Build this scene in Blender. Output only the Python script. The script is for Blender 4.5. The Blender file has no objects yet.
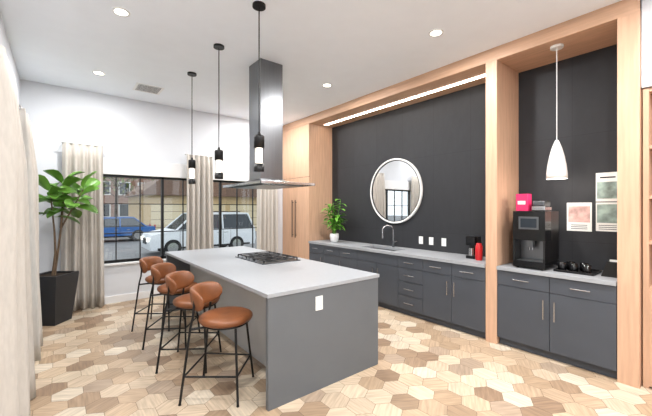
import bpy, bmesh, math, random
from mathutils import Vector, Matrix
random.seed(7)
scn = bpy.context.scene
H = 3.45      # ceiling
XW = 4.56     # kitchen wall
XF = 3.95     # casework front
YB = 6.53     # window wall
XL = -0.45    # left wall
YS = -3.0

# ------------------------------------------------------------------ materials
def s2l(c):
    return tuple(((v/255)/12.92 if v/255 <= 0.04045 else ((v/255+0.055)/1.055)**2.4) for v in c)
def mat(name, rgb, rough=0.5, metal=0.0, var=0.06, scale=6.0, bump=0.0, emit=None, es=0.0, stretch=(1,1,1), spec=0.5):
    m = bpy.data.materials.new(name); m.use_nodes = True
    nt = m.node_tree; b = nt.nodes['Principled BSDF']
    c = s2l(rgb)
    tc = nt.nodes.new('ShaderNodeTexCoord'); mp = nt.nodes.new('ShaderNodeMapping')
    mp.inputs['Scale'].default_value = stretch
    n = nt.nodes.new('ShaderNodeTexNoise'); n.inputs['Scale'].default_value = scale; n.inputs['Detail'].default_value = 5
    nt.links.new(tc.outputs['Object'], mp.inputs[0]); nt.links.new(mp.outputs[0], n.inputs['Vector'])
    r = nt.nodes.new('ShaderNodeValToRGB')
    r.color_ramp.elements[0].position = 0.3; r.color_ramp.elements[1].position = 0.7
    r.color_ramp.elements[0].color = tuple(max(0, v*(1-var)) for v in c)+(1,)
    r.color_ramp.elements[1].color = tuple(min(1, v*(1+var)) for v in c)+(1,)
    nt.links.new(n.outputs['Fac'], r.inputs[0]); nt.links.new(r.outputs[0], b.inputs['Base Color'])
    b.inputs['Roughness'].default_value = rough; b.inputs['Metallic'].default_value = metal
    b.inputs['Specular IOR Level'].default_value = spec
    if bump:
        bp = nt.nodes.new('ShaderNodeBump'); bp.inputs['Strength'].default_value = bump; bp.inputs['Distance'].default_value = 0.005
        nt.links.new(n.outputs['Fac'], bp.inputs['Height']); nt.links.new(bp.outputs[0], b.inputs['Normal'])
    if emit:
        b.inputs['Emission Color'].default_value = s2l(emit)+(1,); b.inputs['Emission Strength'].default_value = es
    return m

M = {}
M['wall'] = mat('wall_paint', (212,215,220), 0.8, var=0.01)
M['ceil'] = mat('ceiling_paint', (236,241,248), 0.85, var=0.01)
M['trim'] = mat('white_trim', (232,232,232), 0.5, var=0.01)
M['oak'] = mat('oak_veneer', (200,162,134), 0.5, var=0.11, scale=5, stretch=(7,7,0.5))
M['oakh'] = mat('oak_veneer_horizontal', (200,162,134), 0.5, var=0.11, scale=5, stretch=(7,0.5,7))
M['cab'] = mat('charcoal_cabinet', (72,76,83), 0.45, var=0.03, spec=0.35)
M['gap'] = mat('cabinet_gap', (28,29,31), 0.7)
M['isl'] = mat('island_grey', (96,100,104), 0.5, var=0.02)
M['islside'] = mat('island_side_light', (186,188,190), 0.5, var=0.02)
M['quartz'] = mat('quartz_grey', (154,157,161), 0.42, var=0.03, scale=40, spec=0.35)
M['steel'] = mat('brushed_steel', (122,124,127), 0.28, 1.0, var=0.05, scale=3, stretch=(30,30,1))
M['chrome'] = mat('satin_nickel', (190,190,192), 0.2, 1.0, var=0.02)
M['black'] = mat('black_metal', (22,22,23), 0.4, 0.3, var=0.05)
M['blackgloss'] = mat('black_gloss', (16,16,18), 0.15, var=0.05)
M['iron'] = mat('cast_iron', (38,38,40), 0.6, var=0.1)
M['leather'] = mat('tan_leather', (126,75,42), 0.42, var=0.18, scale=9, bump=0.15)
M['white'] = mat('white_ceramic', (232,232,230), 0.3, var=0.01)
M['curtain'] = mat('linen_curtain', (190,184,176), 0.9, var=0.06, scale=60, stretch=(1,1,0.2))
M['leaf'] = mat('fig_leaf', (92,138,50), 0.4, var=0.4, scale=5)
M['leaf2'] = mat('palm_leaf', (98,156,52), 0.45, var=0.35, scale=12)
M['bark'] = mat('bark', (96,78,60), 0.9, var=0.3, scale=20)
M['pot'] = mat('black_planter', (34,35,38), 0.5, var=0.06)
M['soil'] = mat('soil', (50,38,28), 1.0, var=0.3, scale=40)
M['pink'] = mat('pink_pack', (214,40,96), 0.5, var=0.05)
M['red'] = mat('red_plastic', (190,30,36), 0.3, var=0.05)
M['glow'] = mat('frosted_glass_lit', (255,250,240), 0.3, emit=(255,244,228), es=1.5)
M['led'] = mat('led_strip', (255,250,244), 0.3, emit=(255,244,230), es=13.0)
M['can'] = mat('downlight_lens', (255,250,240), 0.3, emit=(255,248,238), es=9.0)
M['asphalt'] = mat('asphalt', (118,118,120), 0.9, var=0.12, scale=2)
M['grass'] = mat('grass', (96,120,60), 0.95, var=0.3, scale=8)
M['suv'] = mat('car_white_paint', (214,217,222), 0.3, var=0.01)
M['blue'] = mat('car_blue_paint', (30,90,156), 0.25, var=0.03)
M['carglass'] = mat('car_glass', (36,44,52), 0.1, var=0.05)
M['tyre'] = mat('tyre', (26,26,27), 0.9)
M['tan'] = mat('tan_siding', (190,164,122), 0.8, var=0.05)
M['garage'] = mat('garage_door_paint', (206,190,156), 0.7, var=0.03)
M['brown'] = mat('brown_roof', (112,88,74), 0.9, var=0.2, scale=10)
M['apt'] = mat('apartment_siding', (140,108,92), 0.9, var=0.1)
M['foliage'] = mat('foliage', (110,124,66), 0.95, var=0.4, scale=4)
M['dark'] = mat('dark_void', (30,30,32), 0.9)
M['paper'] = mat('paper', (230,230,226), 0.7, var=0.01)
M['photo1'] = mat('poster_print_pink', (206,168,160), 0.6, var=0.35, scale=14)
M['photo2'] = mat('poster_print_green', (140,158,150), 0.6, var=0.5, scale=12)
M['shelfitem'] = mat('book_blue', (70,110,140), 0.6, var=0.2)

def black_wall():
    m = bpy.data.materials.new('black_wall_tile'); m.use_nodes = True
    nt = m.node_tree; b = nt.nodes['Principled BSDF']
    tc = nt.nodes.new('ShaderNodeTexCoord'); sx = nt.nodes.new('ShaderNodeSeparateXYZ'); cx = nt.nodes.new('ShaderNodeCombineXYZ')
    nt.links.new(tc.outputs['Object'], sx.inputs[0]); nt.links.new(sx.outputs['Y'], cx.inputs['X']); nt.links.new(sx.outputs['Z'], cx.inputs['Y'])
    br = nt.nodes.new('ShaderNodeTexBrick'); br.offset = 0
    br.inputs['Scale'].default_value = 1; br.inputs['Brick Width'].default_value = 0.6; br.inputs['Row Height'].default_value = 1.2
    br.inputs['Mortar Size'].default_value = 0.003
    br.inputs['Color1'].default_value = s2l((46,47,50))+(1,); br.inputs['Color2'].default_value = s2l((48,49,52))+(1,)
    br.inputs['Mortar'].default_value = s2l((38,39,42))+(1,)
    mp = nt.nodes.new('ShaderNodeMapping'); mp.inputs['Scale'].default_value = (1,5,2)
    n = nt.nodes.new('ShaderNodeTexNoise'); n.inputs['Scale'].default_value = 3; n.inputs['Detail'].default_value = 6
    nt.links.new(tc.outputs['Object'], mp.inputs[0]); nt.links.new(mp.outputs[0], n.inputs['Vector'])
    mr = nt.nodes.new('ShaderNodeMapRange'); mr.inputs['From Min'].default_value = 0.3; mr.inputs['From Max'].default_value = 0.7
    mr.inputs['To Min'].default_value = 0.94; mr.inputs['To Max'].default_value = 1.06
    nt.links.new(n.outputs['Fac'], mr.inputs['Value'])
    vm = nt.nodes.new('ShaderNodeVectorMath'); vm.operation = 'SCALE'
    nt.links.new(br.outputs['Color'], vm.inputs[0]); nt.links.new(mr.outputs[0], vm.inputs['Scale'])
    nt.links.new(cx.outputs[0], br.inputs['Vector']); nt.links.new(vm.outputs[0], b.inputs['Base Color'])
    b.inputs['Roughness'].default_value = 0.6; b.inputs['Specular IOR Level'].default_value = 0.3
    return m
M['bwall'] = black_wall()

def floor_mat():
    m = bpy.data.materials.new('hex_wood_tile'); m.use_nodes = True
    nt = m.node_tree; b = nt.nodes['Principled BSDF']
    at = nt.nodes.new('ShaderNodeAttribute'); at.attribute_name = 'tone'
    uv = nt.nodes.new('ShaderNodeUVMap'); uv.uv_map = 'UVMap'
    mp = nt.nodes.new('ShaderNodeMapping'); mp.inputs['Scale'].default_value = (1.5, 16, 1)
    n = nt.nodes.new('ShaderNodeTexNoise'); n.inputs['Scale'].default_value = 3; n.inputs['Detail'].default_value = 6
    nt.links.new(uv.outputs[0], mp.inputs[0]); nt.links.new(mp.outputs[0], n.inputs['Vector'])
    mr = nt.nodes.new('ShaderNodeMapRange'); mr.inputs['From Min'].default_value = 0.3; mr.inputs['From Max'].default_value = 0.7
    mr.inputs['To Min'].default_value = 0.76; mr.inputs['To Max'].default_value = 1.12
    nt.links.new(n.outputs['Fac'], mr.inputs['Value'])
    vm = nt.nodes.new('ShaderNodeVectorMath'); vm.operation = 'SCALE'
    nt.links.new(at.outputs['Color'], vm.inputs[0]); nt.links.new(mr.outputs[0], vm.inputs['Scale'])
    nt.links.new(vm.outputs[0], b.inputs['Base Color'])
    b.inputs['Roughness'].default_value = 0.45; b.inputs['Specular IOR Level'].default_value = 0.35
    return m
M['hex'] = floor_mat()
M['grout'] = mat('tile_joint', (104,86,70), 0.9)

def glass_mat():
    m = bpy.data.materials.new('window_glass'); m.use_nodes = True
    nt = m.node_tree; nt.nodes.clear()
    o = nt.nodes.new('ShaderNodeOutputMaterial'); t = nt.nodes.new('ShaderNodeBsdfTransparent'); g = nt.nodes.new('ShaderNodeBsdfGlossy')
    g.inputs['Roughness'].default_value = 0.02; t.inputs[0].default_value = (0.95,0.97,0.97,1)
    mx = nt.nodes.new('ShaderNodeMixShader'); mx.inputs[0].default_value = 0.05
    nt.links.new(t.outputs[0], mx.inputs[1]); nt.links.new(g.outputs[0], mx.inputs[2]); nt.links.new(mx.outputs[0], o.inputs[0])
    return m
M['glass'] = glass_mat()
def hoodglass():
    m = M['glass'].copy(); m.name = 'hood_glass'
    for n in m.node_tree.nodes:
        if n.type == 'BSDF_TRANSPARENT': n.inputs[0].default_value = (0.55,0.6,0.6,1)
        if n.type == 'MIX_SHADER': n.inputs[0].default_value = 0.18
    return m
M['hglass'] = hoodglass()
mm = bpy.data.materials.new('mirror_silver'); mm.use_nodes = True
b = mm.node_tree.nodes['Principled BSDF']; b.inputs['Metallic'].default_value = 1; b.inputs['Roughness'].default_value = 0.02
b.inputs['Base Color'].default_value = (0.85,0.86,0.87,1); M['mirror'] = mm

# ------------------------------------------------------------------ builder
class B:
    def __init__(s, name): s.name = name; s.v = []; s.f = []; s.fm = []; s.sm = []; s.mats = []
    def mi(s, m):
        m = M[m]
        if m not in s.mats: s.mats.append(m)
        return s.mats.index(m)
    def add(s, vs, fs, m, smooth=False, T=None):
        o = len(s.v); i = s.mi(m)
        for v in vs:
            v = Vector(v)
            if T is not None: v = T @ v
            s.v.append(v)
        for f in fs: s.f.append([a+o for a in f]); s.fm.append(i); s.sm.append(smooth)
    def box(s, x0,y0,z0,x1,y1,z1, m, T=None):
        x0,x1 = sorted((x0,x1)); y0,y1 = sorted((y0,y1)); z0,z1 = sorted((z0,z1))
        vs = [(x0,y0,z0),(x1,y0,z0),(x1,y1,z0),(x0,y1,z0),(x0,y0,z1),(x1,y0,z1),(x1,y1,z1),(x0,y1,z1)]
        fs = [(0,3,2,1),(4,5,6,7),(0,1,5,4),(1,2,6,5),(2,3,7,6),(3,0,4,7)]
        s.add(vs, fs, m, False, T); return s
    def tube(s, pts, r, m, seg=10, T=None, close=False):
        pts = [Vector(p) for p in pts]; n = len(pts)
        rs = r if isinstance(r, (list,tuple)) else [r]*n
        vs = []; fs = []; up = None
        for i,p in enumerate(pts):
            a = pts[(i-1)%n] if (i>0 or close) else p; c = pts[(i+1)%n] if (i<n-1 or close) else p
            t = (c-a).normalized()
            if up is None:
                up = t.orthogonal().normalized()
            up = (up - t*up.dot(t)).normalized(); w = t.cross(up)
            for k in range(seg):
                an = 2*math.pi*k/seg
                vs.append(p + (up*math.cos(an)+w*math.sin(an))*rs[i])
        rng = n if close else n-1
        for i in range(rng):
            j = (i+1)%n
            for k in range(seg):
                k2 = (k+1)%seg
                fs.append((i*seg+k, i*seg+k2, j*seg+k2, j*seg+k))
        s.add(vs, fs, m, True, T)
        if not close:
            s.add(vs[:seg], [tuple(range(seg))[::-1]], m, False, T); s.add(vs[-seg:], [tuple(range(seg))], m, False, T)
        return s
    def lathe(s, prof, c, m, seg=24, T=None, axis='Z', sx=1, sy=1, caps=True):
        vs = []; fs = []
        for (r,z) in prof:
            for k in range(seg):
                a = 2*math.pi*k/seg
                p = (r*math.cos(a)*sx, r*math.sin(a)*sy, z)
                if axis == 'X': p = (p[2], p[0], p[1])
                if axis == 'Y': p = (p[1], p[2], p[0])
                vs.append((c[0]+p[0], c[1]+p[1], c[2]+p[2]))
        for i in range(len(prof)-1):
            for k in range(seg):
                k2 = (k+1)%seg
                fs.append((i*seg+k, i*seg+k2, (i+1)*seg+k2, (i+1)*seg+k))
        s.add(vs, fs, m, True, T)
        if caps and prof[0][0] > 1e-3: s.add(vs[:seg], [tuple(range(seg))[::-1]], m, False, T)
        if caps and prof[-1][0] > 1e-3: s.add(vs[-seg:], [tuple(range(seg))], m, False, T)
        return s
    def cyl(s, c, r, h, m, seg=24, T=None, axis='Z', r2=None):
        return s.lathe([(r,0),(r if r2 is None else r2,h)], c, m, seg, T, axis)
    def ell(s, c, rx, ry, rz, m, seg=14, T=None):
        pr = [(max(1e-5,math.sin(math.pi*i/8)), -math.cos(math.pi*i/8)*rz) for i in range(9)]
        return s.lathe(pr, c, m, seg, T, sx=rx, sy=ry)
    def prism(s, poly, y0, y1, m, T=None):
        n = len(poly); vs = [(x,y0,z) for x,z in poly]+[(x,y1,z) for x,z in poly]
        fs = [tuple(range(n)), tuple(range(n,2*n))[::-1]]+[(i,i+n,(i+1)%n+n,(i+1)%n) for i in range(n)]
        s.add(vs, fs, m, False, T); return s
    def leaf(s, base, d, up, L, W, m, droop=0.25, broad=False):
        base = Vector(base); d = Vector(d).normalized(); up = Vector(up); w = d.cross(up).normalized(); up = w.cross(d).normalized()
        prof = [(0,0.05),(0.15,0.5),(0.4,0.85),(0.65,1.0),(0.85,0.75),(1.0,0.08)]
        if broad: prof = [(0,0.12),(0.1,0.5),(0.3,0.72),(0.5,0.88),(0.72,1.0),(0.88,0.82),(0.97,0.45),(1.0,0.1)]
        vs = []; fs = []
        for t,ww in prof:
            c = base + d*(L*t) - up*(droop*L*t*t)
            for k in (-1,-0.5,0,0.5,1):
                vs.append(c + w*(k*ww*W/2) + up*(abs(k)*0.22*W*ww))
        for i in range(len(prof)-1):
            for k in range(4):
                fs.append((i*5+k, i*5+k+1, (i+1)*5+k+1, (i+1)*5+k))
        s.add(vs, fs, m, True); return s
    def done(s, bevel=0, sub=0, loc=None, rot=None, solid=0):
        me = bpy.data.meshes.new(s.name); me.from_pydata([tuple(v) for v in s.v], [], s.f)
        for m in s.mats: me.materials.append(m)
        me.polygons.foreach_set('material_index', s.fm); me.polygons.foreach_set('use_smooth', s.sm)
        me.update()
        bm = bmesh.new(); bm.from_mesh(me)
        if not solid: bmesh.ops.recalc_face_normals(bm, faces=bm.faces)
        bm.to_mesh(me); bm.free()
        o = bpy.data.objects.new(s.name, me); scn.collection.objects.link(o)
        if loc: o.location = loc
        if rot: o.rotation_euler = rot
        if solid:
            q = o.modifiers.new('solid','SOLIDIFY'); q.thickness = solid
        if bevel:
            q = o.modifiers.new('bevel','BEVEL'); q.width = bevel; q.segments = 2; q.limit_method = 'ANGLE'; q.angle_limit = math.radians(50)
        return o

# ------------------------------------------------------------------ floor
def build_floor():
    me = bpy.data.meshes.new('floor'); bm = bmesh.new()
    uvl = bm.loops.layers.uv.new('UVMap'); col = bm.loops.layers.float_color.new('tone')
    R = 0.124; g = 0.0016
    tones = [(202,182,158),(188,164,138),(210,196,176),(172,148,122),(160,136,112),(198,178,154),(206,190,168),(148,124,102),(184,160,134),(204,186,162),(170,150,130),(194,172,146)]
    x0,x1,y0,y1 = XL-0.02, XW+0.1, YS, YB+0.05
    cl = lambda v,a,b: min(max(v,a),b)
    row = 0; y = y0-R
    while y < y1+R:
        x = x0-R + (R*math.sqrt(3)/2 if row%2 else 0)
        while x < x1+R:
            rr = R-g; pts = []
            for k in range(6):
                a = math.radians(60*k+30)
                pts.append((cl(x+rr*math.cos(a),x0,x1), cl(y+rr*math.sin(a),y0,y1)))
            uniq = []
            for p in pts:
                if not uniq or (abs(p[0]-uniq[-1][0])+abs(p[1]-uniq[-1][1]))>1e-4: uniq.append(p)
            if len(uniq) > 2 and (abs(uniq[0][0]-uniq[-1][0])+abs(uniq[0][1]-uniq[-1][1]))<1e-4: uniq.pop()
            area = 0
            for i in range(len(uniq)):
                a,b_ = uniq[i],uniq[(i+1)%len(uniq)]; area += a[0]*b_[1]-b_[0]*a[1]
            if len(uniq) > 2 and abs(area) > 1e-3:
                vs = [bm.verts.new((p[0],p[1],0.0)) for p in uniq]
                f = bm.faces.new(vs); f.material_index = 0
                th = math.radians(random.choice([0,60,120])+30); ox,oy = random.random()*20, random.random()*20
                t = random.choice(tones); k = random.uniform(0.94,1.04); c = tuple(v*k for v in s2l(t))
                for l in f.loops:
                    dx,dy = l.vert.co.x-x, l.vert.co.y-y
                    l[uvl].uv = (ox+dx*math.cos(th)+dy*math.sin(th), oy-dx*math.sin(th)+dy*math.cos(th))
                    l[col] = c+(1,)
            x += R*math.sqrt(3)
        y += R*1.5; row += 1
    vs = [bm.verts.new(p) for p in [(x0,y0,-0.002),(x1,y0,-0.002),(x1,y1,-0.002),(x0,y1,-0.002),(x0,y0,-0.1),(x1,y0,-0.1),(x1,y1,-0.1),(x0,y1,-0.1)]]
    for q in [(0,1,2,3),(7,6,5,4),(0,4,5,1),(1,5,6,2),(2,6,7,3),(3,7,4,0)]:
        f = bm.faces.new([vs[i] for i in q]); f.material_index = 1
    bm.to_mesh(me); bm.free()
    me.materials.append(M['hex']); me.materials.append(M['grout'])
    o = bpy.data.objects.new('floor', me); scn.collection.objects.link(o)
build_floor()

# ------------------------------------------------------------------ room shell
B('ceiling').box(XL-0.15,YS-0.15,H,XW+0.25,YB+0.15,H+0.12,'ceil').done()
WX0,WX1,WZ0,WZ1 = 0.38,3.62,0.66,2.40
b = B('wall_back')
b.box(XL-0.15,YB,-0.1,WX0,YB+0.15,H,'wall').box(WX1,YB,-0.1,XW+0.25,YB+0.15,H,'wall')
b.box(WX0,YB,-0.1,WX1,YB+0.15,WZ0,'wall').box(WX0,YB,WZ1,WX1,YB+0.15,H,'wall'); b.done()
b = B('wall_left')
LY0,LY1 = 2.6,5.0
b.box(XL-0.15,YS,-0.1,XL,LY0,H,'wall').box(XL-0.15,LY1,-0.1,XL,YB,H,'wall')
b.box(XL-0.15,LY0,-0.1,XL,LY1,WZ0,'wall').box(XL-0.15,LY0,WZ1,XL,LY1,H,'wall'); b.done()
B('wall_right').box(XW,0.55,-0.1,XW+0.25,YB,H,'bwall').done()
b = B('wall_right_front')
b.box(4.0,YS,2.64,XW+0.25,0.545,H,'wall').box(4.0,YS,-0.1,XW+0.25,-1.0,2.64,'wall').box(XW+0.0,-1.0,-0.1,XW+0.25,0.545,2.64,'wall'); b.done()
b = B('wall_front')   # unseen wall behind the camera; wide opening added to let sky light in
b.box(XL-0.15,YS-0.15,-0.1,XW+0.25,YS,0.4,'wall').box(XL-0.15,YS-0.15,2.9,XW+0.25,YS,H,'wall')
b.box(XL-0.15,YS-0.15,0.4,0.0,YS,2.9,'wall').box(4.2,YS-0.15,0.4,XW+0.25,YS,2.9,'wall'); b.done()
B('baseboard_back').box(XL,YB-0.015,0,XF,YB,0.12,'trim').done(0.003)
B('baseboard_left').box(XL,YS,0,XL+0.015,YB-0.015,0.12,'trim').done(0.003)

def window_x(name, x0,x1,z0,z1,y, units, mun, hz):
    b = B(name); t = 0.02
    b.box(x0,y,z0,x1,y+0.06,z0+0.045,'black').box(x0,y,z1-0.04,x1,y+0.06,z1,'black')
    w = (x1-x0)/units
    for i in range(units+1):
        xc = x0+w*i; b.box(max(x0,xc-t),y,z0,min(x1,xc+t),y+0.06,z1,'black')
        if i < units:
            for k in range(1,mun+1):
                xm = xc+w*k/(mun+1); b.box(xm-0.008,y+0.015,z0,xm+0.008,y+0.045,z1,'black')
    for z in hz: b.box(x0,y+0.015,z-0.008,x1,y+0.045,z+0.008,'black')
    b.box(x0,y+0.028,z0,x1,y+0.032,z1,'glass')
    return b.done()
window_x('window_1', WX0,WX1,WZ0,2.14,YB+0.05,3,2,[1.15,1.65])
b = B('trim_1').box(WX0,YB-0.02,2.14,WX1,YB+0.11,WZ1,'trim').box(WX0-0.03,YB-0.05,WZ0-0.03,WX1,YB+0.05,WZ0,'trim'); b.done(0.003)
b = B('window_2')
xw = XL-0.10
for y in (LY0,LY0+0.8,LY0+1.6,LY1): b.box(xw,y-0.025,WZ0,xw+0.05,y+0.025,WZ1,'black')
for z in (WZ0+0.025,1.15,1.65,WZ1-0.025): b.box(xw,LY0,z-0.02,xw+0.05,LY1,z+0.02,'black')
b.box(xw+0.02,LY0,WZ0,xw+0.025,LY1,WZ1,'glass'); b.done()
b = B('added_daylight_window')  # unseen window frame without glass, made up for the added daylight opening
for x in (0.0,1.4,2.8,4.2): b.box(x-0.03,YS-0.1,0.4,x+0.03,YS-0.05,2.9,'black')
for z in (0.43,2.87): b.box(0,YS-0.1,z-0.03,4.2,YS-0.05,z+0.03,'black')
b.done()

# ------------------------------------------------------------------ curtains
def curtain(name, p0, p1, z0, z1, folds, amp, nrm, flare=0.0, sp=0.90):
    b = B(name); p0 = Vector(p0); p1 = Vector(p1); n = Vector(nrm)
    NX = folds*10; NZ = 12; vs = []; fs = []
    ph = random.random()*6
    for j in range(NZ+1):
        t = j/NZ; z = z1+(z0-z1)*t
        for i in range(NX+1):
            s_ = i/NX; 
            a = amp*(0.35+0.65*min(1,t*4)) 
            w = math.sin(s_*folds*2*math.pi+ph+0.25*math.sin(5*t+s_*9))*a + math.sin(s_*folds*math.pi*1.3+2*t)*a*0.25
            c = p0.lerp(p1, 0.5+(s_-0.5)*(sp+(1-sp)*t))
            q = c + n*(w+flare*t*t)
            vs.append((q.x,q.y,z))
    for j in range(NZ):
        for i in range(NX):
            a = j*(NX+1)+i; fs.append((a,a+1,a+NX+2,a+NX+1))
    b.add(vs,fs,'curtain',True)
    r0 = p0.copy(); r1 = p1.copy(); r0.z = r1.z = z1+0.005
    b.tube([r0,r1],0.009,'trim')
    for q in (r0.lerp(r1,0.05), r0.lerp(r1,0.95)): b.tube([q, q-n*0.115],0.006,'trim',8)
    return b.done(solid=0.004)
yc = YB-0.14
curtain('curtain', (0.0,yc,0),(0.56,yc,0),0.01,2.57,5,0.052,(0,-1,0))
curtain('curtain.001', (1.80,yc,0),(2.33,yc,0),0.01,2.57,5,0.052,(0,-1,0))
curtain('curtain.002', (3.25,yc,0),(3.76,yc,0),0.01,2.57,5,0.052,(0,-1,0))
xc = XL+0.14
curtain('curtain.003', (xc,2.75,0),(xc,3.93,0),0.01,2.60,6,0.085,(1,0,0),0.05,0.85)
curtain('curtain.004', (xc,4.50,0),(xc,5.30,0),0.01,2.60,5,0.085,(1,0,0),0.05,0.8)

# ------------------------------------------------------------------ oak casework
ZS = 3.30
b = B('trim_2')
b.box(XF,0.55,ZS,XF+0.03,5.48,H,'oakh').box(XF+0.03,0.55,ZS,XW,5.48,ZS+0.03,'oakh')
b.box(4.26,1.92,ZS-0.008,4.32,5.38,ZS,'led'); b.done()
b = B('trim_3'); b.box(XF,1.765,0,XW,1.895,ZS,'oak').done(0.002)
b = B('trim_4'); b.box(XF,0.55,0,XW,0.70,ZS,'oak').done(0.002)
b = B('pantry_cabinet')
b.box(XF+0.02,5.48,0,XW,YB-0.02,H,'oak')
ym = 6.0
b.box(XF+0.019,5.485,0.10,XF+0.0205,YB-0.022,ZS,'gap')
for (ya,yb) in ((5.485,ym-0.003),(ym+0.003,YB-0.022)):
    b.box(XF,ya,0.10,XF+0.019,yb,2.22,'oak').box(XF,ya,2.228,XF+0.019,yb,ZS,'oak')
b.box(XF+0.001,5.48,ZS+0.005,XF+0.019,YB-0.02,H,'oakh')
for y in (ym-0.06,ym+0.06):
    b.tube([(XF-0.035,y,0.95),(XF-0.035,y,1.75)],0.009,'black')
    for z in (1.0,1.70): b.tube([(XF-0.035,y,z),(XF,y,z)],0.006,'black',6)
b.done(0.002)

def handle_h(b, x, y0, y1, z):
    b.tube([(x-0.03,y0,z),(x-0.03,y1,z)],0.006,'chrome',8)
    for y in (y0+0.02,y1-0.02): b.tube([(x-0.03,y,z),(x,y,z)],0.004,'chrome',6)
def handle_v(b, x, y, z0, z1):
    b.tube([(x-0.03,y,z0),(x-0.03,y,z1)],0.006,'chrome',8)
    for z in (z0+0.02,z1-0.02): b.tube([(x-0.03,y,z),(x,y,z)],0.004,'chrome',6)
def front(b,y0,y1,z0,z1): b.box(XF,y0+0.0025,z0+0.0025,XF+0.019,y1-0.0025,z1-0.0025,'cab')
b = B('kitchen_base_cabinet')
b.box(XF+0.02,1.90,0.09,XW-0.001,3.32,0.868,'gap').box(XF+0.02,4.18,0.09,XW-0.001,5.475,0.868,'gap').box(XF+0.02,3.32,0.09,XW-0.001,4.18,0.62,'gap')
b.box(XF+0.06,1.90,0.0,XW-0.001,5.475,0.09,'cab')
zt,zm,zb = 0.868,0.70,0.09
u = [1.898,2.335,2.77,3.205,3.645,4.085,4.55,5.01,5.475]
for i in (0,1):
    front(b,u[i],u[i+1],zm,zt); front(b,u[i],u[i+1],zb,zm); handle_h(b,XF,(u[i]+u[i+1])/2-0.09,(u[i]+u[i+1])/2+0.09,0.785)
handle_v(b,XF,u[1]-0.05,0.45,0.63); handle_v(b,XF,u[1]+0.05,0.45,0.63)
for (za,zz) in ((zm,zt),(0.50,zm),(0.30,0.50),(zb,0.30)):
    front(b,u[2],u[3],za,zz); handle_h(b,XF,u[2]+0.13,u[3]-0.13,(za+zz)/2)
front(b,u[3],u[5],zm,zt)
front(b,u[3],u[4],zb,zm); front(b,u[4],u[5],zb,zm); handle_v(b,XF,u[4]-0.05,0.45,0.63); handle_v(b,XF,u[4]+0.05,0.45,0.63)
for i in (5,6,7):
    front(b,u[i],u[i+1],zm,zt); front(b,u[i],u[i+1],zb,zm); handle_h(b,XF,(u[i]+u[i+1])/2-0.09,(u[i]+u[i+1])/2+0.09,0.785)
handle_v(b,XF,u[6]-0.05,0.45,0.63); handle_v(b,XF,u[7]+0.05,0.45,0.63)
b.done(0.0015)
b = B('kitchen_countertop')
x0 = XF-0.02; sx0,sx1,sy0,sy1 = 4.06,4.40,3.38,4.12
b.box(x0,1.90,0.87,XW-0.001,sy0,0.91,'quartz').box(x0,sy1,0.87,XW-0.001,5.475,0.91,'quartz')
b.box(x0,sy0,0.87,sx0,sy1,0.91,'quartz').box(sx1,sy0,0.87,XW-0.001,sy1,0.91,'quartz'); b.done()
b = B('kitchen_sink')
q0,q1,r0,r1 = sx0-0.01,sx1+0.01,sy0-0.01,sy1+0.01; zz = 0.869
b.box(q0,r0,0.66,q1,r1,0.665,'steel').box(q0,r0,0.665,q0+0.006,r1,zz,'steel').box(q1-0.006,r0,0.665,q1,r1,zz,'steel')
b.box(q0,r0,0.665,q1,r0+0.006,zz,'steel').box(q0,r1-0.006,0.665,q1,r1,zz,'steel').cyl((4.23,3.75,0.665),0.04,0.004,'chrome'); b.done()
b = B('kitchen_faucet')
fx,fy = 4.47,3.73
b.cyl((fx,fy,0.91),0.026,0.012,'steel').cyl((fx,fy,0.92),0.018,0.10,'steel')
pts = [(fx,fy,0.98),(fx,fy,1.19)]+[(fx-0.08+0.08*math.cos(a),fy+0.05*(1-math.cos(a)),1.20+0.08*math.sin(a)) for a in [math.radians(d) for d in range(15,181,15)]]+[(fx-0.16,fy+0.10,1.10)]
b.tube(pts,0.013,'chrome',12).cyl((fx-0.16,fy+0.10,1.06),0.017,0.06,'chrome').tube([(fx,fy-0.015,0.99),(fx,fy-0.09,1.02)],0.007,'chrome'); b.done()

b = B('coffee_bar_cabinet')
b.box(XF+0.02,0.705,0.09,XW-0.001,1.76,0.868,'gap').box(XF+0.06,0.705,0,XW-0.001,1.76,0.09,'cab')
ys = 1.235
for a,c in ((0.703,ys),(ys,1.762)):
    front(b,a,c,zm,zt); front(b,a,c,zb,zm); handle_h(b,XF,(a+c)/2-0.08,(a+c)/2+0.08,0.785)
handle_v(b,XF,ys-0.05,0.42,0.62); handle_v(b,XF,ys+0.05,0.42,0.62)
b.done(0.0015)
B('coffee_bar_countertop').box(x0,0.705,0.87,XW-0.001,1.76,0.91,'quartz').done(0.002)

b = B('built_in_bookcase')
b.box(4.02,0.50,0,XW-0.002,0.54,2.63,'oak').box(4.52,-0.99,0,XW-0.002,0.50,2.63,'oak').box(4.02,-0.99,0,4.52,-0.95,2.63,'oak')
for z in (0.86,1.26,1.66,2.10,2.60): b.box(4.03,-0.95,z,4.52,0.50,z+0.03,'oak')
b.box(4.03,-0.22,0.9,4.52,-0.19,2.6,'oak')
b.box(4.02,-0.95,0.02,4.5,-0.23,0.86,'oak').box(4.02,-0.22,0.02,4.5,0.50,0.86,'oak')
for z in (0.891,1.291,1.691,2.131):
    yy = 0.10
    for k in range(6):
        w = random.uniform(0.02,0.04); h = random.uniform(0.2,0.3)
        b.box(4.2,yy,z,4.4,yy+w,z+h,random.choice(['shelfitem','paper','photo1','photo2','brown'])); yy += w+0.002
b.done(0.002)

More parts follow.
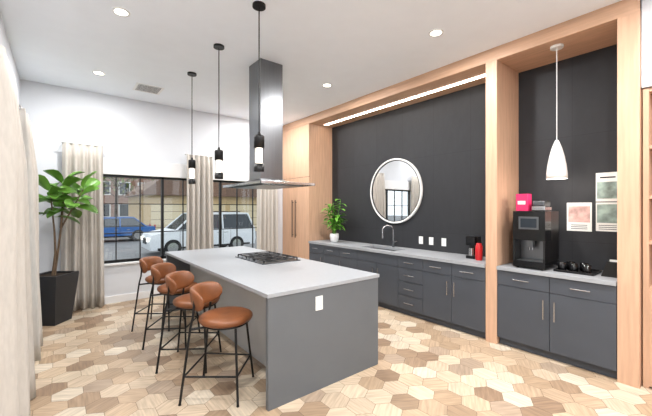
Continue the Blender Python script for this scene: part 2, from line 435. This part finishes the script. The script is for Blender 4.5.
# ------------------------------------------------------------------ mirror, outlets, notices
b = B('round_mirror')
my,mz,mr = 3.76,1.875,0.565
b.lathe([(mr-0.03,0.0),(mr-0.03,-0.035),(mr-0.004,-0.04),(mr,-0.035),(mr,0.0)],(XW-0.001,my,mz),'white',72,axis='X',caps=False)
b.lathe([(mr-0.031,-0.035),(mr-0.040,-0.036),(mr-0.040,-0.022)],(XW-0.001,my,mz),'dark',72,axis='X',caps=False)
b.cyl((XW-0.022,my,mz),mr-0.03,0.02,'mirror',72,axis='X')
b.done()
def outlet(name, y, z):
    b = B(name); b.box(XW-0.008,y-0.038,z-0.06,XW-0.0005,y+0.038,z+0.06,'white')
    for dz in (-0.022,0.022):
        b.box(XW-0.010,y-0.017,z+dz-0.014,XW-0.007,y+0.017,z+dz+0.014,'trim')
        for dy in (-0.007,0.007): b.box(XW-0.0105,y+dy-0.0015,z+dz-0.006,XW-0.0095,y+dy+0.0015,z+dz+0.006,'dark')
    b.done(0.001)
for i,y in enumerate((3.23,3.04,2.82)): outlet('wall_outlet' + ('' if i==0 else '.%03d'%i), y, 1.06)
b = B('wall_notice'); b.box(XW-0.004,1.02,1.32,XW-0.0005,1.25,1.64,'paper').box(XW-0.0045,1.035,1.42,XW-0.003,1.235,1.60,'photo1')
for z in (1.345,1.365,1.385): b.box(XW-0.0045,1.06,z,XW-0.003,1.21,z+0.006,'dark')
b.done()
b = B('wall_notice.001'); b.box(XW-0.004,0.79,1.33,XW-0.0005,0.985,1.64,'paper').box(XW-0.0045,0.80,1.42,XW-0.003,0.975,1.62,'photo2')
for z in (1.35,1.37,1.39): b.box(XW-0.0045,0.81,z,XW-0.003,0.96,z+0.006,'dark')
b.done()
b = B('wall_notice.002'); b.box(XW-0.004,0.79,1.65,XW-0.0005,0.985,1.96,'paper').box(XW-0.0045,0.80,1.68,XW-0.003,0.975,1.86,'photo2').box(XW-0.0045,0.82,1.90,XW-0.003,0.95,1.915,'dark'); b.done()

# ------------------------------------------------------------------ coffee machine
b = B('coffee_machine')
x0_,x1_,y0_,y1_ = 4.0,4.42,1.29,1.61
z0 = 0.925
for x in (4.03,4.38):
    for y in (1.33,1.57): b.cyl((x,y,0.911),0.015,0.016,'black',10)
b.box(x0_,y0_,z0,x1_,y1_,z0+0.07,'blackgloss')
b.box(x0_+0.02,y0_+0.03,z0+0.07,x0_+0.16,y1_-0.03,z0+0.078,'steel')
b.box(x0_+0.18,y0_,z0+0.07,x1_,y1_,z0+0.62,'black')
b.box(x0_,y0_,z0+0.30,x0_+0.18,y1_,z0+0.62,'blackgloss')
b.box(x0_,y0_,z0+0.07,x0_+0.18,y0_+0.02,z0+0.30,'black').box(x0_,y1_-0.02,z0+0.07,x0_+0.18,y1_,z0+0.30,'black')
b.box(x0_-0.004,y0_+0.06,z0+0.42,x0_,y1_-0.06,z0+0.56,'steel').box(x0_-0.006,y0_+0.08,z0+0.44,x0_-0.003,y1_-0.08,z0+0.54,'carglass')
b.box(x0_+0.04,1.42,z0+0.22,x0_+0.10,1.48,z0+0.30,'steel')
for y in (1.435,1.465): b.cyl((x0_+0.07,y,z0+0.19),0.006,0.035,'chrome',8)
b.box(x0_+0.15,y0_+0.022,z0+0.08,x0_+0.178,y1_-0.022,z0+0.30,'steel')
b.done(0.006)
b = B('bean_hopper')
b.box(4.1,1.32,1.547,4.3,1.46,1.60,'chrome').box(4.11,1.33,1.60,4.29,1.45,1.66,'steel'); b.done(0.01)
B('coffee_pods_box').box(4.08,1.49,1.547,4.20,1.61,1.74,'pink').box(4.077,1.51,1.62,4.08,1.59,1.66,'paper').done(0.003)
B('serving_tray').box(4.08,0.90,0.911,4.42,1.24,0.917,'black').box(4.08,0.90,0.917,4.09,1.24,0.935,'black').box(4.41,0.90,0.917,4.42,1.24,0.935,'black').box(4.09,0.90,0.917,4.41,0.91,0.935,'black').box(4.09,1.23,0.917,4.41,1.24,0.935,'black').done(0.002)
k = 0
for x,y in ((4.15,0.97),(4.15,1.08),(4.15,1.18),(4.28,1.02),(4.28,1.14)):
    b = B('coffee_mug'+('' if k==0 else '.%03d'%k)); k += 1
    b.lathe([(0.030,0),(0.037,0.008),(0.040,0.085),(0.036,0.085),(0.032,0.01),(0.0001,0.01)],(x,y,0.918),'blackgloss',20,caps=False)
    b.lathe([(0.0001,0.0),(0.030,0.0)],(x,y,0.918),'blackgloss',20,caps=False)
    b.tube([(x-0.038,y,0.99),(x-0.058,y,0.98),(x-0.058,y,0.95),(x-0.036,y,0.94)],0.005,'blackgloss',8)
    b.done()
b = B('napkin_holder'); b.prism([(4.15,0.911),(4.45,0.911),(4.45,1.03),(4.40,1.03)],0.73,0.86,'black').box(4.40,0.75,0.95,4.43,0.84,1.05,'paper'); b.done(0.003)
b = B('coffee_grinder')
b.box(4.22,2.17,0.911,4.40,2.29,0.95,'black').box(4.30,2.17,0.95,4.40,2.29,1.20,'black').box(4.22,2.17,1.08,4.30,2.29,1.20,'blackgloss').cyl((4.26,2.23,0.951),0.035,0.10,'chrome',16); b.done(0.006)
b = B('red_canister'); b.lathe([(0.04,0),(0.044,0.02),(0.044,0.18),(0.034,0.195),(0.034,0.215),(0.0001,0.22)],(4.20,2.10,0.911),'red',24).cyl((4.20,2.10,1.13),0.010,0.02,'black',12); b.done()

# ------------------------------------------------------------------ white pendant
b = B('pendant_lamp')
px,py = 4.12,1.22
b.cyl((px,py,ZS-0.025),0.06,0.025,'white').tube([(px,py,ZS-0.02),(px,py,2.25)],0.004,'white',8)
b.lathe([(0.014,2.30),(0.026,2.275),(0.045,2.22),(0.068,2.13),(0.084,2.04),(0.094,1.95),(0.096,1.89),(0.090,1.89),(0.088,1.95),(0.078,2.03),(0.02,2.15),(0.0001,2.16)],(px,py,0),'white',32)
b.ell((px,py,1.96),0.035,0.035,0.045,'glow'); b.done()

def pend(name, x, y):
    b = B(name)
    b.cyl((x,y,H-0.025),0.06,0.025,'black').tube([(x,y,H-0.02),(x,y,2.25)],0.006,'black',8)
    b.lathe([(0.012,2.28),(0.018,2.25),(0.046,2.245),(0.048,2.23),(0.048,2.13),(0.0001,2.13)],(x,y,0),'black',24)
    b.cyl((x,y,1.99),0.036,0.14,'glow',24)
    for k in range(4):
        a = k*math.pi/2+0.4; b.tube([(x+0.045*math.cos(a),y+0.045*math.sin(a),2.14),(x+0.045*math.cos(a),y+0.045*math.sin(a),1.93)],0.003,'black',6)
    b.lathe([(0.0001,1.915),(0.046,1.915),(0.048,1.92),(0.048,1.985),(0.0001,1.988)],(x,y,0),'black',24)
    b.done()
for i,y in enumerate((2.77,3.76,4.76)): pend('bar_pendant_lamp'+('' if i==0 else '.%03d'%i), 1.43, y)

# ------------------------------------------------------------------ range hood
b = B('island_range_hood')
b.box(1.95,3.74,1.93,2.27,4.06,H,'steel')
vs = [(1.95,3.74,1.95),(2.27,3.74,1.95),(2.27,4.06,1.95),(1.95,4.06,1.95),(1.88,3.55,1.885),(2.36,3.55,1.885),(2.36,4.25,1.885),(1.88,4.25,1.885)]
b.add(vs,[(0,1,2,3),(7,6,5,4),(0,4,5,1),(1,5,6,2),(2,6,7,3),(3,7,4,0)],'steel')
b.box(1.75,3.35,1.865,2.50,4.45,1.885,'hglass').box(1.84,3.48,1.85,2.40,4.32,1.866,'steel')
b.box(1.745,3.345,1.86,1.755,4.455,1.89,'chrome').box(2.495,3.345,1.86,2.505,4.455,1.89,'chrome')
b.box(1.745,3.345,1.86,2.505,3.355,1.89,'chrome').box(1.745,4.445,1.86,2.505,4.455,1.89,'chrome')
b.done(0.002)

# ------------------------------------------------------------------ island
IX0,IX1,IY0,IY1 = 1.25,2.52,2.28,5.48
b = B('kitchen_island')
b.box(IX0,IY0,0.88,IX1,IY1,0.912,'quartz')
b.box(IX0+0.01,IY0+0.01,0,IX1-0.01,IY0+0.05,0.879,'isl').box(IX0+0.01,IY1-0.05,0,IX1-0.01,IY1-0.01,0.879,'isl')
b.box(1.62,IY0+0.05,0,IX1-0.02,IY1-0.05,0.879,'isl').box(1.60,IY0+0.05,0,1.62,IY1-0.05,0.879,'islside')
b.done(0.002)
b = B('island_outlet'); ox,oz,oy = 1.755,0.755,IY0+0.0095
b.box(ox-0.038,oy-0.007,oz-0.06,ox+0.038,oy,oz+0.06,'white')
for dz in (-0.022,0.022):
    b.box(ox-0.017,oy-0.009,oz+dz-0.014,ox+0.017,oy-0.006,oz+dz+0.014,'trim')
    for dx in (-0.007,0.007): b.box(ox+dx-0.0015,oy-0.0095,oz+dz-0.006,ox+dx+0.0015,oy-0.0085,oz+dz+0.006,'dark')
b.done(0.001)
b = B('gas_cooktop')
cx0,cx1,cy0,cy1 = 1.86,2.39,3.50,4.30; cz = 0.9125
b.box(cx0,cy0,cz,cx1,cy1,cz+0.010,'steel')
for (x,y,r) in ((2.02,3.66,0.045),(2.26,3.66,0.035),(2.02,4.14,0.035),(2.26,4.14,0.045),(2.15,3.90,0.055)):
    b.cyl((x,y,cz+0.010),r,0.012,'iron',20).cyl((x,y,cz+0.022),r*0.7,0.008,'black',20)
for (ya,yb) in ((3.53,3.775),(3.785,4.015),(4.025,4.27)):
    z = cz+0.032
    for x in (cx0+0.03,(cx0+cx1)/2,cx1-0.03): b.box(x-0.006,ya,z,x+0.006,yb,z+0.012,'iron')
    for y in (ya+0.006,(ya+yb)/2,yb-0.006): b.box(cx0+0.03,y-0.006,z,cx1-0.03,y+0.006,z+0.012,'iron')
    for x in (cx0+0.03,cx1-0.03):
        for y in (ya+0.006,yb-0.006): b.box(x-0.007,y-0.007,cz+0.01,x+0.007,y+0.007,z,'iron')
for y in (3.7,3.8,3.9,4.0,4.1): b.cyl((cx0+0.013,y,cz+0.01),0.011,0.02,'chrome',12)
b.done()

# ------------------------------------------------------------------ bar stools
def stool(name, x, y, ang):
    b = B(name); sc = 0.06
    b.lathe([(0.0001,0.595),(0.12,0.597),(0.19,0.602),(0.218,0.618),(0.226,0.638),(0.220,0.656),(0.195,0.668),(0.14,0.668),(0.0001,0.662)],(sc,0,0),'leather',36,sx=1.0,sy=1.02)
    b.lathe([(0.0001,0.583),(0.18,0.583),(0.20,0.597),(0.0001,0.597)],(sc,0,0),'black',28)
    R = 0.225; NA = 26; NC = 12; vs = []; fs = []
    for i in range(NA+1):
        t = -1+2*i/NA; a = math.pi + t*math.radians(72)
        k = max(0.05,(1-abs(t)**5))**0.5
        for c in range(NC):
            q = 2*math.pi*c/NC; sg = lambda v: math.copysign(abs(v)**0.75, v)
            rr = R + 0.026*k*sg(math.cos(q)); zz = 0.815 + 0.095*k*sg(math.sin(q)) 
            rr += 0.18*(zz-0.82)
            vs.append((rr*math.cos(a)+0.02, rr*math.sin(a)*1.0, zz))
    for i in range(NA):
        for c in range(NC):
            c2 = (c+1)%NC; fs.append((i*NC+c,i*NC+c2,(i+1)*NC+c2,(i+1)*NC+c))
    b.add(vs,fs,'leather',True); b.add(vs[:NC],[tuple(range(NC))],'leather',True); b.add(vs[-NC:],[tuple(range(NC))],'leather',True)
    f = 0.235; r = 0.010
    for sy in (-1,1):
        b.tube([(0.19,sy*0.15,0.59),(f,sy*f,0.005)],r,'black',10)
        b.tube([(-f,sy*f,0.005),(-0.17,sy*0.19,0.60),(-0.15,sy*0.182,0.70),(-0.14,sy*0.178,0.83)],r,'black',10)
        b.tube([(-0.17,sy*0.19,0.59),(-0.06,sy*0.12,0.59)],r,'black',8)
    def lp(sx,sy,z):
        t = 1-(z/0.59)
        if sx>0: return (0.19+(f-0.19)*t, sy*(0.15+(f-0.15)*t), z)
        return (-(0.17+(f-0.17)*t), sy*(0.19+(f-0.19)*t), z)
    ring = [lp(1,1,0.22),lp(1,-1,0.22),lp(-1,-1,0.22),lp(-1,1,0.22)]
    for i in range(4): b.tube([ring[i],ring[(i+1)%4]],0.008,'black',8)
    for sx in (-1,1):
        for sy in (-1,1): b.cyl((sx*f,sy*f,0.0),0.012,0.008,'black',10)
    b.done(loc=(x,y,0), rot=(0,0,math.radians(ang)))
for i,(x,y,a) in enumerate(((1.08,2.83,-41),(1.05,3.53,-38),(1.05,4.22,-36),(1.05,4.91,-38))):
    stool('bar_stool'+('' if i==0 else '.%03d'%i), x, y, a)

# ------------------------------------------------------------------ plants
b = B('potted_fiddle_leaf_fig')
fx,fy = -0.08,5.95
T = Matrix.Translation((fx,fy,0)) @ Matrix.Rotation(math.radians(-38),4,'Z')
def frus(b,h0,h1,z0,z1,m,T):
    vs = [(-h0,-h0,z0),(h0,-h0,z0),(h0,h0,z0),(-h0,h0,z0),(-h1,-h1,z1),(h1,-h1,z1),(h1,h1,z1),(-h1,h1,z1)]
    b.add(vs,[(0,3,2,1),(4,5,6,7),(0,1,5,4),(1,2,6,5),(2,3,7,6),(3,0,4,7)],m,False,T)
frus(b,0.15,0.21,0.0,0.63,'pot',T)
for s_ in ((-0.21,-0.21,0.21,-0.185),(-0.21,0.185,0.21,0.21),(-0.21,-0.185,-0.185,0.185),(0.185,-0.185,0.21,0.185)):
    b.box(s_[0],s_[1],0.63,s_[2],s_[3],0.67,'pot',T)
b.box(-0.185,-0.185,0.63,0.185,0.185,0.645,'soil',T)
trunks = [[(0,0,0.64),(0.03,0.0,0.95),(0.02,0.02,1.25),(0.00,0.0,1.50),(-0.02,-0.05,1.78)],
          [(0.02,0,0.64),(0.06,0.02,1.0),(0.09,0.0,1.3),(0.22,-0.04,1.58),(0.34,-0.06,1.84)],
          [(0.09,0.0,1.3),(0.11,-0.02,1.6),(0.12,-0.02,1.93)]]
rnd = random.Random(5)
for tr in trunks:
    P = [Vector((fx+p[0],fy+p[1],p[2])) for p in tr]
    b.tube(P,[0.016-0.002*i for i in range(len(P))],'bark',8)
for ti,tr in enumerate(trunks):
    P = [Vector((fx+p[0],fy+p[1],p[2])) for p in tr]
    L0 = len(P)-1; n = 13
    for k in range(n):
        t = k/(n-1); q = P[L0-1].lerp(P[L0], -0.15+1.15*t)
        a = k*2.4+ti*1.3; el = -0.1+0.9*t+rnd.uniform(-0.25,0.25)
        d = Vector((math.cos(a)*math.cos(el),math.sin(a)*math.cos(el)*0.8,math.sin(el)))
        base = q + d*0.05
        L = rnd.uniform(0.20,0.28)
        tip = base + d*L
        if tip.x < XL+0.13: d.x = abs(d.x)*0.2; d.normalize(); L *= 0.8; base = q+d*0.05
        b.tube([q,base],0.004,'leaf',6)
        b.leaf(base,d,Vector((rnd.uniform(-.5,.5),rnd.uniform(-.9,.1),1)),L,L*0.72,'leaf',rnd.uniform(0.15,0.5),broad=True)
b.done()

b = B('potted_houseplant')
hx,hy,hz = 4.20,4.98,0.911
b.lathe([(0.05,0),(0.075,0.02),(0.09,0.10),(0.088,0.17),(0.078,0.17),(0.076,0.15),(0.0001,0.15)],(hx,hy,hz),'white',28)
b.cyl((hx,hy,hz+0.148),0.075,0.004,'soil',20)
for k in range(7):
    a = k*1.05; top = Vector((hx+0.13*math.cos(a),hy+0.13*math.sin(a),hz+0.48+0.05*(k%3)+ (0.24 if k%2 else 0)))
    bs = Vector((hx+0.02*math.cos(a),hy+0.02*math.sin(a),hz+0.14)); b.tube([bs,(bs+top)/2+Vector((0,0,0.03)),top],0.006,'leaf2',6)
    for j in range(14):
        t = 0.3+0.7*j/13; q = bs.lerp(top,t); an = j*2.3+k; el = rnd.uniform(-0.1,0.9)
        d = Vector((math.cos(an)*math.cos(el),math.sin(an)*math.cos(el),math.sin(el)))
        b.leaf(q,d,(0,0,1),rnd.uniform(0.13,0.20),rnd.uniform(0.05,0.08),'leaf2',0.5)
b.done()

# ------------------------------------------------------------------ ceiling fixtures
spots = [(0.454,3.69),(0.42,5.55),(3.13,2.03),(3.17,3.93),(3.15,5.75),(0.45,1.7),(0.45,-0.4),(3.13,0.0),(3.13,-1.8),(0.45,-2.0),(1.9,0.4)]  # first four are seen fixtures; the rest are unseen, added for more room light
for i,(x,y) in enumerate(spots):
    sfx = '' if i==0 else '.%03d'%i
    b = B('recessed_downlight'+sfx)
    b.lathe([(0.055,-0.006),(0.072,-0.010),(0.078,-0.0005)],(x,y,H),'white',24,caps=False)
    b.lathe([(0.0001,-0.005),(0.056,-0.005)],(x,y,H),'can',24,caps=False); b.done()
    ld = bpy.data.lights.new('downlight_bulb'+sfx,'AREA'); ld.shape = 'DISK'; ld.size = 0.10; ld.energy = 44 if i not in (0,1,5) else 32; ld.color = (1.0,0.985,0.97)
    lo = bpy.data.objects.new('downlight_bulb'+sfx, ld); lo.location = (x,y,H-0.014); scn.collection.objects.link(lo)
b = B('ceiling_vent'); vx,vy = 1.08,5.80
b.box(vx-0.19,vy-0.19,H-0.008,vx+0.19,vy+0.19,H-0.0005,'trim').box(vx-0.155,vy-0.155,H-0.0095,vx+0.155,vy+0.155,H-0.0075,'dark')
for k in range(6): b.box(vx-0.155,vy-0.145+k*0.052,H-0.014,vx+0.155,vy-0.130+k*0.052,H-0.009,'trim')
b.done()

def pt(name, loc, e, r, col=(1,0.93,0.84)):
    ld = bpy.data.lights.new(name,'POINT'); ld.energy = e; ld.shadow_soft_size = r; ld.color = col
    lo = bpy.data.objects.new(name, ld); lo.location = loc; scn.collection.objects.link(lo)
pt('pendant_bulb',(px,py,1.86),5,0.04)

# ------------------------------------------------------------------ exterior
GZ = -0.4
b = B('ground'); b.box(-60,YB+0.16,GZ-0.3,60,90,GZ,'asphalt').box(-60,-30,GZ-0.3,XL-0.16,YB+0.16,GZ,'asphalt').box(XL-0.16,-30,GZ-0.3,60,YS-0.2,GZ,'asphalt')
b.box(-60,YB+0.16,GZ,60,YB+4.0,GZ+0.03,'grass').done()
def car(name, x, y, L, Hh, paint, suv):
    b = B(name); W = 1.85; z0 = 0.28
    belt = Hh*0.60
    b.prism([(0.05,z0),(L-0.05,z0),(L,0.55),(L-0.03,belt),(0.95 if not suv else 1.0,belt+0.02),(0.10,belt-0.16),(0,0.6)],0,W,paint)
    if suv: gh = [(1.0,belt),(L-0.08,belt),(L-0.35,Hh),(1.75,Hh)]
    else: gh = [(1.05,belt),(L-0.5,belt),(L-1.15,Hh),(1.8,Hh)]
    n = 4; ins = 0.16
    vs = [(gx,0.03+(ins if gz>belt else 0),gz) for gx,gz in gh]+[(gx,W-0.03-(ins if gz>belt else 0),gz) for gx,gz in gh]
    b.add(vs,[(0,1,2,3),(7,6,5,4)]+[(i,(i+1)%n,(i+1)%n+n,i+n) for i in range(n)],'carglass')
    x_a,x_b = gh[3][0],gh[2][0]
    b.box(x_a-0.02,ins,Hh-0.05,x_b+0.02,W-ins,Hh+0.02,paint)
    mid = (x_a+x_b)/2
    for (xt,xb) in ((x_a,gh[0][0]),(mid,mid),(x_b,gh[1][0])):
        for (yb_,yt) in ((0.02,ins-0.01),(W-0.02,W-ins+0.01)):
            b.tube([(xb,yb_,belt),(xt,yt,Hh-0.02)],0.04,paint,6)
    for wx in (0.88,L-0.95):
        for wy in (-0.01,W-0.21):
            b.cyl((wx,wy,0.34),0.34,0.22,'tyre',24,axis='Y').cyl((wx,wy-0.006,0.34),0.21,0.232,'chrome',16,axis='Y')
    for dx in (1.15,mid,L-1.25): b.box(dx,-0.004,0.40,dx+0.012,0.001,belt-0.02,'dark')
    for dx in (mid-0.28,L-1.55): b.box(dx,-0.02,belt-0.16,dx+0.18,0.0,belt-0.13,'chrome')
    b.box(0.3,-0.006,z0,L-0.3,0.0,z0+0.08,'black')
    b.box(-0.02,0.15,0.62,0.06,0.5,0.76,'glow').box(-0.02,W-0.5,0.62,0.06,W-0.15,0.76,'glow').box(-0.015,0.6,0.5,0.03,W-0.6,0.74,'black')
    b.box(L-0.04,0.1,0.75,L+0.02,0.35,0.95,'red').box(L-0.04,W-0.35,0.75,L+0.02,W-0.1,0.95,'red')
    if suv: b.tube([(1.9,0.2,Hh+0.06),(L-0.7,0.2,Hh+0.06)],0.02,'black',6).tube([(1.9,W-0.2,Hh+0.06),(L-0.7,W-0.2,Hh+0.06)],0.02,'black',6)
    b.done(0.04, loc=(x,y,GZ))
car('parked_suv', 2.75,14.6,4.6,1.74,'suv',True)
car('parked_car', 0.2,22.5,4.4,1.42,'blue',False)
b = B('garage_building')
gx0,gx1,gy0,gy1 = 4.6,24,26,33
b.box(gx0,gy0,GZ,gx1,gy1,2.5,'tan')
b.prism([(gx0-0.4,2.5),(gx1+0.4,2.5),(gx1-1,3.7),(gx0+1,3.7)],gy0-0.5,gy1+0.5,'brown')
x = gx0+0.4
while x < gx1-2.6:
    b.box(x,gy0-0.03,GZ,x+2.5,gy0+0.01,1.9,'garage')
    for k in range(1,4): b.box(x,gy0-0.035,GZ+k*0.57,x+2.5,gy0-0.028,GZ+k*0.57+0.03,'brown')
    x += 2.9
b.done()
b = B('apartment_building'); b.box(-14,46,GZ,13,56,8.0,'apt').prism([(-15,8),(14,8),(12,10),(-13,10)],45.5,56.5,'brown')
for i in range(13):
    for j in range(3): b.box(-12.5+i*2,45.93,0.6+j*2.6,-11.5+i*2,46,2.0+j*2.6,'carglass').box(-12.6+i*2,45.95,0.5+j*2.6,-11.4+i*2,46,2.1+j*2.6,'paper')
b.done()
def tree(name,x,y,h,seed):
    r = random.Random(seed); b = B(name)
    b.tube([(x,y,GZ),(x+0.1,y,h*0.4),(x,y,h*0.9)],[0.18,0.13,0.04],'bark',8)
    for k in range(22):
        a = k*2.4; zz = h*(0.3+0.55*k/22); L = h*0.28*(1.1-k/26)
        e = Vector((x+math.cos(a)*L,y+math.sin(a)*L,zz+L*0.7)); b.tube([(x,y,zz),e],[0.05,0.015],'bark',5)
        for m_ in range(16):
            q = Vector((x,y,zz)).lerp(e,r.uniform(0.4,1.1))+Vector((r.gauss(0,.3),r.gauss(0,.3),r.gauss(0,.3)))
            d = Vector((r.gauss(0,1),r.gauss(0,1),r.gauss(0,1)))
            b.leaf(q,d,(0.1,0.2,1),0.32,0.22,'foliage',0.2)
    b.done()
tree('street_tree',1.2,30,7,1); tree('street_tree.001',4.0,36,8,2); tree('street_tree.002',13,38,9,3)

# ------------------------------------------------------------------ world, camera
w = bpy.data.worlds.new('overcast_sky'); scn.world = w; w.use_nodes = True
bg = w.node_tree.nodes['Background']; bg.inputs[0].default_value = (0.90,0.95,1.0,1); bg.inputs[1].default_value = 1.8
sd = bpy.data.lights.new('sun','SUN'); sd.energy = 0.6; sd.angle = 0.3; so = bpy.data.objects.new('sun',sd); so.rotation_euler = (math.radians(40),math.radians(10),math.radians(160)); scn.collection.objects.link(so)
cd = bpy.data.cameras.new('camera'); cd.sensor_width = 36; cd.lens = 36*332/652; cd.clip_start = 0.02; cd.clip_end = 300
co = bpy.data.objects.new('camera',cd); co.location = (0,0,1.58); co.rotation_euler = (math.radians(90),0,math.radians(-38.7)); scn.collection.objects.link(co)
scn.camera = co
scn.view_settings.view_transform = 'Standard'
scn.view_settings.exposure = 0.1
